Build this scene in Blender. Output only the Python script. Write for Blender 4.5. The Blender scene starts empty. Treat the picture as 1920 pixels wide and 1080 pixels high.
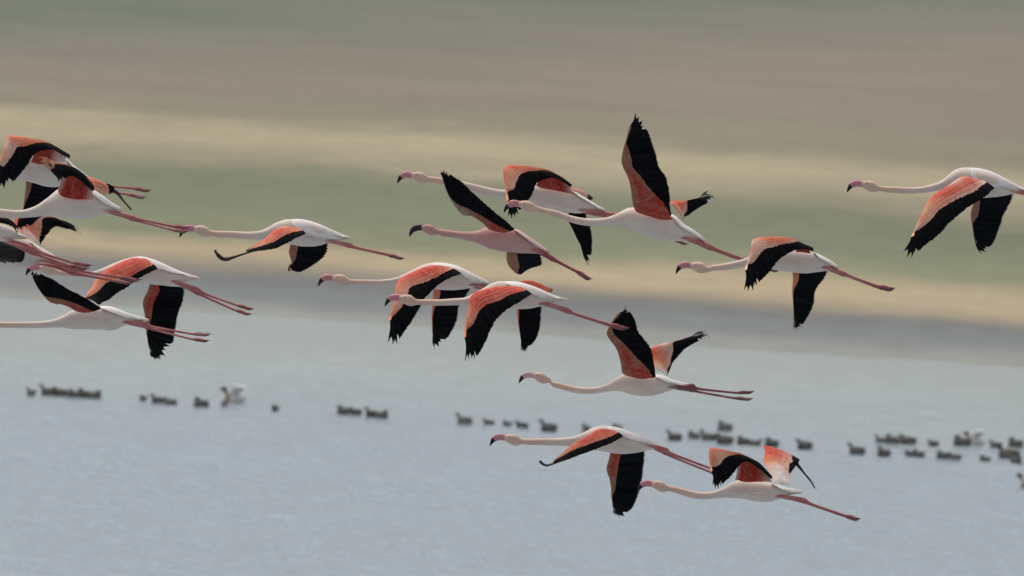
import bpy, math, random
import numpy as np
from mathutils import Vector, Matrix, noise as mnoise

sc = bpy.context.scene
COL = sc.collection

# ------------------------------------------------------------------ camera
CAM_H = 16.0
FPX = 16800.0                                   # focal length in pixels of a 1920 px wide frame
PITCH = math.atan2(710.0, FPX)                  # looking slightly down on the lake
ROLL = math.radians(3.2)
F = Vector((0, math.cos(PITCH), -math.sin(PITCH)))
R0 = Vector((1, 0, 0))
U0 = Vector((0, math.sin(PITCH), math.cos(PITCH)))
CR = R0*math.cos(ROLL) + U0*math.sin(ROLL)
CU = U0*math.cos(ROLL) - R0*math.sin(ROLL)
CAM = Vector((0, 0, CAM_H))
cd = bpy.data.cameras.new("camera")
cam = bpy.data.objects.new("camera", cd); COL.objects.link(cam)
M = Matrix((CR, CU, -F)).transposed().to_4x4(); M.translation = CAM
cam.matrix_world = M
cd.sensor_width = 36.0
cd.lens = FPX/1920.0*36.0
cd.clip_start = 1.0; cd.clip_end = 30000.0
cd.dof.use_dof = True
cd.dof.focus_distance = 60.0
cd.dof.aperture_fstop = 6.8
sc.camera = cam
sc.render.resolution_x = 1024; sc.render.resolution_y = 576

# ------------------------------------------------------------------ light
SUN_EL, SUN_AZ = math.radians(64), math.radians(325)
w = bpy.data.worlds.new("World"); sc.world = w; w.use_nodes = True
nt = w.node_tree; nt.nodes.clear()
sky = nt.nodes.new('ShaderNodeTexSky'); sky.sky_type = 'NISHITA'; sky.sun_disc = False
sky.sun_elevation = SUN_EL; sky.sun_rotation = SUN_AZ
sky.air_density = 1.0; sky.dust_density = 4.0; sky.ozone_density = 1.0
hs = nt.nodes.new('ShaderNodeHueSaturation'); hs.inputs['Saturation'].default_value = 0.18
bg = nt.nodes.new('ShaderNodeBackground'); bg.inputs['Strength'].default_value = 0.10
wo = nt.nodes.new('ShaderNodeOutputWorld')
nt.links.new(sky.outputs[0], hs.inputs['Color']); nt.links.new(hs.outputs[0], bg.inputs[0]); nt.links.new(bg.outputs[0], wo.inputs[0])
sl = bpy.data.lights.new("sun", 'SUN'); sl.energy = 1.5; sl.angle = math.radians(16); sl.color = (1, .965, .91)
sun = bpy.data.objects.new("sun", sl); COL.objects.link(sun)
sdir = Vector((math.cos(SUN_EL)*math.sin(SUN_AZ), math.cos(SUN_EL)*math.cos(SUN_AZ), math.sin(SUN_EL)))
sun.rotation_euler = sdir.to_track_quat('Z', 'Y').to_euler()
sc.view_settings.view_transform = 'Standard'; sc.view_settings.look = 'None'
sc.view_settings.exposure = 0.27; sc.view_settings.gamma = 1.0

# ------------------------------------------------------------------ helpers
def ray(px, py):
    return (F + CR*((px-960.0)/FPX) + CU*((540.0-py)/FPX))
def at(px, py, dist):                            # point on the plane facing the camera at this distance
    return CAM + ray(px, py)*dist
def ground(px, py, z=0.0):
    r = ray(px, py); return CAM + r*((z-CAM_H)/r.z)

def tag(o, label=None, cat=None, group=None, kind=None):
    if label: o['label'] = label
    if cat: o['category'] = cat
    if group: o['group'] = group
    if kind: o['kind'] = kind
    return o
def empty(name, loc):
    o = bpy.data.objects.new(name, None); COL.objects.link(o); o.location = loc; o.empty_display_size = .1
    return o

class MB:
    def __init__(s): s.v = []; s.f = []; s.c = []; s.uv = []
    def add(s, p, c=(1, 1, 1), uv=(0, 0)):
        s.v.append(tuple(p)); s.c.append((c[0], c[1], c[2], 1)); s.uv.append(uv); return len(s.v)-1
    def build(s, name, mat, parent=None, smooth=True):
        me = bpy.data.meshes.new(name)
        off = parent.location if (parent is not None and parent.parent is None) else (parent.get('_o') if parent is not None else None)
        base = Vector((0, 0, 0))
        if parent is not None:
            q = parent
            while q is not None: base = base + q.location; q = q.parent
        me.from_pydata([(a[0]-base.x, a[1]-base.y, a[2]-base.z) for a in s.v], [], s.f)
        ca = me.color_attributes.new("Col", 'FLOAT_COLOR', 'POINT')
        ca.data.foreach_set('color', np.array(s.c, dtype=np.float32).ravel())
        ul = me.uv_layers.new(name="UVMap")
        li = np.empty(len(me.loops), dtype=np.int32); me.loops.foreach_get('vertex_index', li)
        ul.data.foreach_set('uv', np.array(s.uv, dtype=np.float32)[li].ravel())
        if smooth: me.polygons.foreach_set('use_smooth', [True]*len(me.polygons))
        me.materials.append(mat); me.update()
        o = bpy.data.objects.new(name, me); COL.objects.link(o)
        if parent is not None: o.parent = parent
        return o

def crom(P, n):                                  # Catmull-Rom through rows of P, n samples
    P = np.array(P, dtype=float); m = len(P)
    if m == 1: return np.repeat(P, n, 0)
    out = []
    for t in np.linspace(0, m-1, n):
        i = min(int(t), m-2); f = t-i
        p0 = P[max(i-1, 0)]; p1 = P[i]; p2 = P[i+1]; p3 = P[min(i+2, m-1)]
        out.append(.5*((2*p1)+(-p0+p2)*f+(2*p0-5*p1+4*p2-p3)*f*f+(-p0+3*p1-3*p2+p3)*f**3))
    return np.array(out)

def loft(mb, rings, cols, cap=True):             # rings: list of list of points
    n = len(rings[0]); ids = []
    for r, c in zip(rings, cols):
        ids.append([mb.add(p, c if not callable(c) else c(k), (k/n, 0)) for k, p in enumerate(r)])
    for a, b in zip(ids[:-1], ids[1:]):
        for k in range(n):
            mb.f.append((a[k], a[(k+1) % n], b[(k+1) % n], b[k]))
    if cap:
        mb.f.append(tuple(reversed(ids[0]))); mb.f.append(tuple(ids[-1]))

def tube(mb, pts, rads, cols, n=10, flat=1.0, up=(0, 0, 1)):
    pts = [Vector(p) for p in pts]; rings = []
    for i, p in enumerate(pts):
        d = (pts[min(i+1, len(pts)-1)]-pts[max(i-1, 0)]).normalized()
        s = d.cross(Vector(up)).normalized(); u = s.cross(d).normalized()
        rings.append([p+u*(rads[i]*flat*math.cos(2*math.pi*k/n))+s*(rads[i]*math.sin(2*math.pi*k/n)) for k in range(n)])
    loft(mb, rings, cols)

def lerp(a, b, t): return tuple(a[i]+(b[i]-a[i])*t for i in range(3))

# ------------------------------------------------------------------ materials
def newmat(name):
    m = bpy.data.materials.new(name); m.use_nodes = True
    t = m.node_tree; b = t.nodes['Principled BSDF']; return m, t, b
def N(t, ty, **k):
    n = t.nodes.new(ty)
    for a, v in k.items(): setattr(n, a, v)
    return n

def plumage(name, rough, scale, amount, bump, uvstreak=False, pale=(.80, .58, .50)):
    m, t, b = newmat(name)
    at_ = N(t, 'ShaderNodeAttribute', attribute_name='Col')
    no = N(t, 'ShaderNodeTexNoise'); no.inputs['Scale'].default_value = scale; no.inputs['Detail'].default_value = 5
    if uvstreak:
        uv = N(t, 'ShaderNodeUVMap'); mp = N(t, 'ShaderNodeMapping'); mp.inputs['Scale'].default_value = (46, 3.2, 1)
        t.links.new(uv.outputs[0], mp.inputs[0]); t.links.new(mp.outputs[0], no.inputs['Vector']); no.inputs['Scale'].default_value = 1.0
        no.inputs['Distortion'].default_value = .6
    else:
        tc = N(t, 'ShaderNodeTexCoord'); mp = N(t, 'ShaderNodeMapping'); mp.inputs['Scale'].default_value = (.3, 1, 1)
        mp.inputs['Rotation'].default_value = (0, math.radians(12), 0)
        t.links.new(tc.outputs['Object'], mp.inputs[0]); t.links.new(mp.outputs[0], no.inputs['Vector'])
    rp = N(t, 'ShaderNodeMapRange'); rp.inputs['From Min'].default_value = .48; rp.inputs['From Max'].default_value = .72
    rp.inputs['To Max'].default_value = amount
    t.links.new(no.outputs['Fac'], rp.inputs['Value'])
    mx = N(t, 'ShaderNodeMix', data_type='RGBA'); t.links.new(rp.outputs[0], mx.inputs['Factor'])
    t.links.new(at_.outputs['Color'], mx.inputs['A']); mx.inputs['B'].default_value = (*pale, 1)
    t.links.new(mx.outputs['Result'], b.inputs['Base Color'])
    b.inputs['Roughness'].default_value = rough
    b.inputs['Specular IOR Level'].default_value = .25
    bp = N(t, 'ShaderNodeBump'); bp.inputs['Strength'].default_value = bump; bp.inputs['Distance'].default_value = .004
    t.links.new(no.outputs['Fac'], bp.inputs['Height']); t.links.new(bp.outputs[0], b.inputs['Normal'])
    return m
M_BODY = plumage('white_plumage', .85, 24, .38, 1.0, pale=(.66, .45, .36))
M_WING = plumage('wing_coverts', .8, 1, .16, .4, uvstreak=True)
M_BILL = plumage('bill_horn', .4, 90, .1, .1, pale=(.4, .2, .22))
M_DUCK = plumage('duck_plumage', .85, 13, .75, .5, pale=(.40, .37, .33))
M_DUCKW = plumage('pale_duck_plumage', .85, 40, .1, .3, pale=(.4, .36, .32))

def black_mat():
    m, t, b = newmat('black_flight_feathers')
    uv = N(t, 'ShaderNodeUVMap'); mp = N(t, 'ShaderNodeMapping'); mp.inputs['Scale'].default_value = (90, 2, 1)
    no = N(t, 'ShaderNodeTexNoise'); no.inputs['Scale'].default_value = 1.0; no.inputs['Detail'].default_value = 3
    cr = N(t, 'ShaderNodeValToRGB')
    cr.color_ramp.elements[0].position = .45; cr.color_ramp.elements[0].color = (.003, .0032, .0042, 1)
    cr.color_ramp.elements[1].position = .8; cr.color_ramp.elements[1].color = (.012, .012, .015, 1)
    t.links.new(uv.outputs[0], mp.inputs[0]); t.links.new(mp.outputs[0], no.inputs['Vector'])
    t.links.new(no.outputs['Fac'], cr.inputs[0]); ca = N(t, 'ShaderNodeAttribute', attribute_name='Col'); ad = N(t, 'ShaderNodeMix', data_type='RGBA', blend_type='ADD'); ad.inputs['Factor'].default_value = 1
    t.links.new(cr.outputs[0], ad.inputs['A']); t.links.new(ca.outputs['Color'], ad.inputs['B']); t.links.new(ad.outputs['Result'], b.inputs['Base Color'])
    b.inputs['Roughness'].default_value = .75; b.inputs['Specular IOR Level'].default_value = .05
    return m
M_BLACK = black_mat()

# ------------------------------------------------------------------ setting: land, water, hills
def line(yl, yr):                                # ground line y = a + b x under a screen line
    p, q = ground(0, yl), ground(1920, yr)
    b = (q.y-p.y)/(q.x-p.x); return p.y-b*p.x, b
SHORE = line(560, 690)
def srgb(r, g, b, k=(.91, .92, .86)):
    f = lambda c: ((c/255+.055)/1.055)**2.4 if c > 10 else c/255/12.92
    return (f(r)*k[0], f(g)*k[1], f(b)*k[2], 1)

def land_material():
    m, t, b = newmat('lake_shore_and_fields')
    tc = N(t, 'ShaderNodeTexCoord'); sp = N(t, 'ShaderNodeSeparateXYZ'); t.links.new(tc.outputs['Object'], sp.inputs[0])
    def math_(op, a, bb):
        n = N(t, 'ShaderNodeMath', operation=op)
        for i, v in enumerate((a, bb)):
            if isinstance(v, (int, float)): n.inputs[i].default_value = v
            else: t.links.new(v, n.inputs[i])
        return n.outputs[0]
    def nz(sx, sy, det=4, rough=.55):
        mp = N(t, 'ShaderNodeMapping'); mp.inputs['Scale'].default_value = (sx, sy, 1)
        t.links.new(tc.outputs['Object'], mp.inputs[0])
        n = N(t, 'ShaderNodeTexNoise'); n.inputs['Scale'].default_value = 1; n.inputs['Detail'].default_value = det
        n.inputs['Roughness'].default_value = rough
        t.links.new(mp.outputs[0], n.inputs['Vector']); return n.outputs['Fac']
    n1 = nz(.09, .03, 5, .6); n2 = nz(.02, .006, 4)
    # (left y, right y, softness m, wobble m, colour on the NEAR side)
    K = 1.0
    bands = [
        (45, 10, 260, 500, srgb(141, 137, 128)),
        (128, 70, 160, 260, srgb(155, 145, 135)),
        (172, 255, 90, 120, srgb(155, 148, 132)),
        (206, 335, 40, 60, srgb(192, 178, 152)),
        (262, 388, 40, 50, srgb(166, 156, 138)),
        (292, 420, 30, 40, srgb(134, 139, 118)),
        (375, 500, 40, 40, srgb(150, 152, 127)),
        (434, 553, 14, 20, srgb(198, 179, 152)),
        (478, 616, 14, 12, srgb(124, 126, 129)),
        (508, 645, 16, 14, srgb(147, 149, 155)),
        (549, 672, 5, 6, srgb(166, 166, 166)),
    ]
    cur = None
    for k, (yl, yr, soft, wob, colr) in enumerate(bands):
        a, bb = line(yl, yr)
        # signed distance past the line
        s = math_('SUBTRACT', math_('SUBTRACT', sp.outputs['Y'], a), math_('MULTIPLY', sp.outputs['X'], bb))
        nn = n2 if wob > 100 else n1
        s = math_('ADD', s, math_('MULTIPLY', math_('SUBTRACT', nn, .5), wob*2.2))
        mr = N(t, 'ShaderNodeMapRange', interpolation_type='SMOOTHSTEP')
        mr.inputs['From Min'].default_value = soft; mr.inputs['From Max'].default_value = -soft
        t.links.new(s, mr.inputs['Value'])
        mx = N(t, 'ShaderNodeMix', data_type='RGBA'); t.links.new(mr.outputs[0], mx.inputs['Factor'])
        if cur is None: mx.inputs['A'].default_value = srgb(126, 132, 120)
        else: t.links.new(cur, mx.inputs['A'])
        mx.inputs['B'].default_value = colr; cur = mx.outputs['Result']
    n3 = nz(.5, .16, 6, .65); n4 = nz(.035, .02, 4, .6)
    v = math_('ADD', math_('MULTIPLY', n3, .28), math_('ADD', math_('MULTIPLY', n4, .24), .47))
    hsv = N(t, 'ShaderNodeHueSaturation'); t.links.new(cur, hsv.inputs['Color']); t.links.new(v, hsv.inputs['Value'])
    t.links.new(hsv.outputs[0], b.inputs['Base Color'])
    b.inputs['Roughness'].default_value = .95; b.inputs['Specular IOR Level'].default_value = .1
    return m

def sdist(x, y): return y-SHORE[0]-SHORE[1]*x
def build_land():
    xs = sorted(set([round(v, 2) for v in list(np.linspace(-45, 45, 181))+[-9000, -5000, -3000, -1800, -1000, -600, -350, -200, -130, -90, -65, 65, 90, 130, 200, 350, 600, 1000, 1800, 3000, 5000, 9000]]))
    ss = [-700, -400, -200, -100, -50, -30, -20]+list(np.linspace(-14, 30, 89))+[36, 45, 60, 80, 110, 150, 200, 300, 450, 700, 1000, 1500, 2200, 3200, 4600, 6500, 9000, 14000]
    mb = MB()
    for s in ss:
        for x in xs:
            bx = max(-120, min(120, x))
            y = SHORE[0]+SHORE[1]*bx+s
            nn = mnoise.noise(Vector((x*.06, s*.05, 3.1)))*.06+mnoise.noise(Vector((x*.3, s*.2, 9)))*.02
            if s < 0: z = max(-.6, s*.02)+nn*.8
            else: z = .28*math.tanh(s*.02/.28)+nn*(1 if s < 60 else .4)
            if s > 60: z = max(z, .1)
            mb.add((x, y, z))
    nx = len(xs)
    for j in range(len(ss)-1):
        for i in range(nx-1):
            a = j*nx+i; mb.f.append((a, a+1, a+nx+1, a+nx))
    o = mb.build('ground', land_material()); tag(o, kind='structure')
build_land()

def water_material():
    m, t, b = newmat('rippled_lake_water')
    tc = N(t, 'ShaderNodeTexCoord')
    def nz(sx, sy, det, rough=.6, dist=0):
        mp = N(t, 'ShaderNodeMapping'); mp.inputs['Scale'].default_value = (sx, sy, 1)
        t.links.new(tc.outputs['Object'], mp.inputs[0])
        n = N(t, 'ShaderNodeTexNoise'); n.inputs['Scale'].default_value = 1; n.inputs['Detail'].default_value = det
        n.inputs['Roughness'].default_value = rough; n.inputs['Distortion'].default_value = dist
        t.links.new(mp.outputs[0], n.inputs['Vector']); return n.outputs['Fac']
    def mth(op, a, bb):
        n = N(t, 'ShaderNodeMath', operation=op)
        for i, v in enumerate((a, bb)):
            if isinstance(v, (int, float)): n.inputs[i].default_value = v
            else: t.links.new(v, n.inputs[i])
        return n.outputs[0]
    sp = N(t, 'ShaderNodeSeparateXYZ'); t.links.new(tc.outputs['Object'], sp.inputs[0])
    # silt near the shore, clearer blue-grey further out (a property of the water itself)
    a, bb = line(735, 815)
    s = mth('SUBTRACT', mth('SUBTRACT', sp.outputs['Y'], a), mth('MULTIPLY', sp.outputs['X'], bb))
    s = mth('ADD', s, mth('MULTIPLY', mth('SUBTRACT', nz(.05, .02, 4), .5), 40))
    mr = N(t, 'ShaderNodeMapRange', interpolation_type='SMOOTHSTEP'); mr.inputs['From Min'].default_value = -26; mr.inputs['From Max'].default_value = 34
    t.links.new(s, mr.inputs['Value'])
    mx = N(t, 'ShaderNodeMix', data_type='RGBA'); t.links.new(mr.outputs[0], mx.inputs['Factor'])
    mx.inputs['A'].default_value = (.275, .335, .385, 1); mx.inputs['B'].default_value = (.29, .345, .33, 1)
    t.links.new(mx.outputs['Result'], b.inputs['Base Color'])
    b.inputs['IOR'].default_value = 1.333
    b.inputs['Roughness'].default_value = .12
    r1 = nz(1.5, 1.1, 5, .68, .6); r2 = nz(4.5, 3.2, 3, .7); r3 = nz(.12, .12, 3)
    h = mth('ADD', mth('MULTIPLY', r1, .4), mth('MULTIPLY', r2, .6))
    amp = N(t, 'ShaderNodeMapRange'); amp.inputs['From Min'].default_value = .35; amp.inputs['From Max'].default_value = .65
    amp.inputs['To Min'].default_value = .75; amp.inputs['To Max'].default_value = 1.0; t.links.new(r3, amp.inputs['Value'])
    # calmer near the shore
    calm = N(t, 'ShaderNodeMapRange'); calm.inputs['To Min'].default_value = 1; calm.inputs['To Max'].default_value = .5
    t.links.new(mr.outputs[0], calm.inputs['Value'])
    bp = N(t, 'ShaderNodeBump'); bp.inputs['Distance'].default_value = .22
    t.links.new(mth('MULTIPLY', amp.outputs[0], calm.outputs[0]), bp.inputs['Strength'])
    t.links.new(h, bp.inputs['Height']); t.links.new(bp.outputs[0], b.inputs['Normal'])
    return m
def build_water():
    """one sheet; where the photograph looks at it from near enough, real wavelets are modelled"""
    fx = np.arange(-34, 34.01, .2); fy = np.arange(186, 350, .2)
    X = np.concatenate([[-2000, -600, -200, -90, -50, -40], fx, [40, 50, 90, 200, 600, 2000]])
    Y = np.concatenate([[-300, -50, 60, 120, 160, 180], fy, [356, 365, 380, 400, 430, 480, 560, 700]])
    gx, gy = np.meshgrid(X, Y)
    rs = np.random.RandomState(4); z = np.zeros_like(gx)
    for k in range(70):
        lam = math.exp(rs.uniform(math.log(.5), math.log(2.4))); th = rs.normal(1.35, .55)
        ph = rs.uniform(0, 6.28); kx, ky = 2*math.pi/lam*math.cos(th), 2*math.pi/lam*math.sin(th)
        env = .6+.4*np.sin(gx*rs.uniform(-.12, .12)+gy*rs.uniform(-.12, .12)+rs.uniform(0, 6.28))
        z += WAVE*lam*env*np.sin(gx*kx+gy*ky+ph)
    calm = .78+.22*np.sin(gx*.11+.8+np.sin(gy*.07)*1.3)*np.sin(gy*.045+gx*.03)
    fade = np.clip((34-np.abs(gx))/6, 0, 1)*np.clip((gy-186)/8, 0, 1)*np.clip((348-gy)/75, 0, 1)
    z *= calm*fade*np.interp(gy, [200, 235, 275, 330], [1.55, 1.45, .9, .6])
    co = np.stack([gx, gy, z], -1).reshape(-1, 3).astype(np.float32)
    ny, nx = gx.shape; a = (np.arange(ny-1)[:, None]*nx+np.arange(nx-1)[None, :]).ravel()
    q = np.stack([a, a+1, a+nx+1, a+nx], -1).astype(np.int32)
    me = bpy.data.meshes.new('water'); me.vertices.add(len(co)); me.vertices.foreach_set('co', co.ravel())
    me.loops.add(q.size); me.loops.foreach_set('vertex_index', q.ravel())
    me.polygons.add(len(q)); me.polygons.foreach_set('loop_start', np.arange(len(q), dtype=np.int32)*4)
    me.polygons.foreach_set('use_smooth', np.ones(len(q), dtype=bool))
    me.update(calc_edges=True); me.materials.append(water_material())
    o = bpy.data.objects.new('water', me); COL.objects.link(o); tag(o, kind='structure')
WAVE = .0062
build_water()

def build_hills():
    m, t, b = newmat('distant_hill_grass'); b.inputs['Roughness'].default_value = 1
    no = N(t, 'ShaderNodeTexNoise'); no.inputs['Scale'].default_value = .004; no.inputs['Detail'].default_value = 6
    tc = N(t, 'ShaderNodeTexCoord'); t.links.new(tc.outputs['Object'], no.inputs['Vector'])
    cr = N(t, 'ShaderNodeValToRGB'); cr.color_ramp.elements[0].color = (.14, .15, .11, 1); cr.color_ramp.elements[1].color = (.25, .22, .17, 1)
    t.links.new(no.outputs['Fac'], cr.inputs[0]); t.links.new(cr.outputs[0], b.inputs['Base Color'])
    mb = MB(); nx, ny = 90, 10
    for j in range(ny):
        for i in range(nx):
            x = -9000+18000*i/(nx-1); y = 6500+j*450
            e = math.sin(math.pi*j/(ny-1))
            z = -3+e*(60+70*(mnoise.noise(Vector((x*.0006, y*.0006, 1)))+.5)+15*mnoise.noise(Vector((x*.003, y*.003, 5))))
            mb.add((x, y, z))
    for j in range(ny-1):
        for i in range(nx-1):
            a = j*nx+i; mb.f.append((a, a+1, a+nx+1, a+nx))
    tag(mb.build('hills', m), kind='structure')
build_hills()

# ------------------------------------------------------------------ flamingos
PAL = dict(
    W=(.78, .74, .72), P=(.80, .49, .385), S=(.78, .34, .21), O=(.78, .205, .11), R=(.70, .075, .045),
    D=(.42, .040, .024), T=(.34, .135, .08), K=(.006, .0065, .009), B=(.36, .26, .20), G=(.45, .42, .38))  # D, dark red underwing: crimson feathers, with some underside shade put into the colour
CROPS = dict(a=(0, 230, 3.858), b=(0, 380, 7.7125), c=(200, 300, 3.6), d=(0, 480, 4.571), e=(330, 390, 4.267),
             f=(590, 480, 5.647), g=(710, 500, 4.0), h=(740, 300, 4.5), i=(940, 200, 3.6), j=(1260, 430, 4.465),
             k=(1580, 300, 5.647), l=(960, 560, 4.085), m=(900, 780, 4.267), n=(1190, 820, 4.267), z=(0, 0, 1))

class Bird:
    """A flying flamingo. Shapes are read off in the plane facing the camera at the bird's own
    distance; every part then gets its own depth (wings reach towards / away from the viewer)."""
    def __init__(s, dist, crop, seed):
        s.dist = dist; s.o = CROPS[crop]; s.rng = random.Random(seed)
        s.m = dist/FPX                           # metres per photo pixel at that distance
    def pt(s, x, y, d, o=None):
        o = o or s.o
        px, py = o[0]+x/o[2], o[1]+y/o[2]
        # orthographic about the bird's own plane: a displacement in depth is a real displacement
        return at(px, py, s.dist+d)

    def body(s, root, head, rows, legs, tint=None, leglat=.03, wid=.78, legcol=(.50, .165, .16)):
        sc_ = s.o[2]; hx, hy, hs, tn = head
        pink = tint or (.78, .665, .585)
        T = [(-3, -3.5, 3.5, .8), (0, -5.3, 5.6, .85), (6, -6.6, 9.5, .8), (13, -7.2, 13.2, .75), (20, -5.8, 14.6, .72), (26, -1.5, 13.6, .75), (32, 1.8, 12.2, .85)]
        R = []
        for dx, a, b, ww in T:
            R.append((hx+dx*hs*sc_, hy+(a*hs+dx*hs*tn)*sc_, hy+(b*hs+dx*hs*tn)*sc_, ww, 0))
        x0 = R[-1][0]
        nb = len(rows)
        for k, r in enumerate(rows):
            R.append((r[0], r[1], r[2], wid if (r[2]-r[1])/sc_ > 16 else .95, 1))
        R = np.array(R); n = len(R)*5
        S = crom(R, n); s.S = S
        xa, xb = R[6][0], R[-1][0]
        mb = MB(); rings = []; cols = []
        hd = lerp((.74, .46, .34), pink, .3) if not tint else lerp(tint, (.6, .3, .28), .3)
        nk = (.76, .43, .29) if not tint else tint
        bodyx = None
        for r in S:
            if (r[2]-r[1])/sc_ > 22 and r[0] > xa+30*sc_: bodyx = r[0]; break
        bodyx = bodyx or xb
        NR = 20
        for idx, r in enumerate(S):
            x, yt, yb, ww = r[0], r[1], r[2], r[3]
            h = max((yb-yt)/2, .35*sc_); cy = (yt+yb)/2
            if idx == 0 or idx == n-1: h *= .45
            hm = h/sc_*s.m; ring = []; big = min(1, h/sc_/18)
            for k in range(NR):
                a = 2*math.pi*k/NR
                wob = 1+(.05*mnoise.noise(Vector((x/sc_*.055, math.cos(a)*1.6+SEED[0]*7, math.sin(a)*1.6)))+.02*mnoise.noise(Vector((x/sc_*.16, math.cos(a)*5+SEED[0]*3, math.sin(a)*5))))*big
                p = s.pt(x, cy-h*wob*math.cos(a), 0)
                p = p + F*(hm*wob*ww*math.sin(a))
                ring.append(p)
            rings.append(ring)
            if x < xa: c = hd
            elif x < bodyx:
                f = (x-xa)/(bodyx-xa); c = lerp(nk, pink, min(1, .25+f*.9)) if f < .9 else pink
            else: c = pink
            f2 = (x-xa)/(xb-xa)
            if f2 > .93 and not tint: c = lerp(c, (.75, .50, .36), min(1, (f2-.93)*9))
            cols.append(c)
        loft(mb, rings, cols)
        # legs: grow out of the belly feathers
        for li, lg in enumerate(legs):
            cr_ = CROPS[lg[0]] if isinstance(lg[0], str) else s.o
            P = lg[1:] if isinstance(lg[0], str) else lg
            tip = P[-1]; P = P[:-1]
            lat = leglat*(1 if li else -1)
            k_ = cr_[2]; sl_ = (P[1][1]-P[0][1])/max(1, P[1][0]-P[0][0])
            P = [(P[0][0]-34*k_, P[0][1]-34*sl_*k_*.6-3*k_, 6.5), (P[0][0]-14*k_, P[0][1]-14*sl_*k_*.8-2*k_, 8.6), (P[0][0]+2*k_, P[0][1]+1.2*k_, 2.2), (P[1][0], P[1][1], min(P[1][2], 3.6))]+list(P[2:])
            A = crom([(p[0], p[1], p[2]) for p in P], (len(P)-1)*5+1)
            pts = [s.pt(a[0], a[1], lat*(1+.5*max(0, 1-q/10)), cr_) for q, a in enumerate(A)]
            kn = max((q for q in range(len(P)) if P[q][2] > 3.6), default=0)*5
            rad = []
            for q, a in enumerate(A):            # radius in photo pixels
                f = q/(len(A)-1)
                rad.append(a[2]*s.m*.80*(1+.28*math.exp(-((q-kn)/1.6)**2))*(1-.12*math.exp(-((q-kn+7)/4)**2)))
            cc = []
            for q in range(len(A)):
                f = q/(len(A)-1)
                c = lerp(pink, legcol, min(1, max(0, (q-10)/5))) if q < 15 else lerp(legcol, (.25, .07, .09), f*.25)
                cc.append(c)
            tube(mb, pts, rad, cc, 10)
            # foot: three long webbed toes trailing behind and a short hind toe
            base = pts[-1]; tp = s.pt(tip[0], tip[1], lat, cr_)
            ax = tp-base; L = ax.length; axn = ax.normalized()
            dn = (F.cross(axn)).normalized()
            if dn.z > 0: dn = -dn
            fc = lerp(legcol, (.13, .045, .055), .55); fd = (.07, .03, .035)
            for off, vo, ln in ((-.10, .0, .9), (0, -.03, 1.0), (.10, .05, .88)):
                e = base+axn*(L*ln)+F*(off*L)+dn*(vo*L)
                k1 = base+axn*(L*.35)+F*(off*L*.7)+dn*(vo*L-.002)
                k2 = base+axn*(L*.7)+F*(off*L)+dn*(vo*L+.003)
                tube(mb, [base-axn*.004, k1, k2, e], [.0078, .0085, .0062, .0018], [lerp(legcol, fc, .4), fc, fc, fd], 7)
            w1 = [base+axn*(L*.12)+dn*.006, base+axn*(L*.75)+F*(-.09*L), base+axn*(L*.82)-dn*.004, base+axn*(L*.75)+F*(.09*L)+dn*.008, base+axn*(L*.12)-dn*.007]
            ids = [mb.add(p, fc) for p in w1]; mb.f.append(tuple(ids))
            tube(mb, [base+axn*(L*.1), base+axn*(L*.28)+dn*.013], [.005, .0015], [fc, fd], 6)
        return mb.build('body', M_BODY, root)

    def mantle(s, root, edge, tint, lat=1.0):
        """the long back and tertial feathers that lie over the rump and overhang the flanks"""
        E = np.array(edge, float); mb = MB(); prev = None; n = 30; m = 16
        for i in range(n+1):
            f = i/n; x = E[0, 0]+(E[-1, 0]-E[0, 0])*f
            ye = np.interp(x, E[:, 0], E[:, 1]); yt = np.interp(x, s.S[:, 0], s.S[:, 1]); yb = np.interp(x, s.S[:, 0], s.S[:, 2])
            h = max(1.0, (yb-yt)/2)/s.o[2]*s.m
            W = h*.78*1.04+.005*min(1, f*3)*lat
            ye = max(ye, yt+2)
            ye += (2.2*math.sin(i*1.9)+1.2*math.sin(i*4.1))*s.o[2]*.16
            out = []; inn = []
            for j in range(m+1):
                t_ = -1+2*j/m; a_ = abs(t_)
                y = yt-.5+(ye-yt)*a_**1.8; lt = math.copysign(W*a_**.75, t_)
                k = (.0018+.003*(1-a_))*min(1, .15+f*5)
                q = s.pt(x, y, 0)+F*lt
                nv = (CU*(1-a_)+F*t_).normalized()
                col = tint or (.86, .81, .78)
                if f > .7 and not tint: col = lerp(col, (.78, .56, .44), (f-.7)*1.3)
                out.append(mb.add(q+nv*k, col)); inn.append(mb.add(q-nv*k, col))
            ring = out+inn[::-1]
            if prev:
                for k_ in range(len(ring)): mb.f.append((prev[k_], prev[(k_+1) % len(ring)], ring[(k_+1) % len(ring)], ring[k_]))
            else: mb.f.append(tuple(reversed(ring)))
            prev = ring
        mb.f.append(tuple(prev))
        return mb.build('back_feathers', M_BODY, root)

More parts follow.
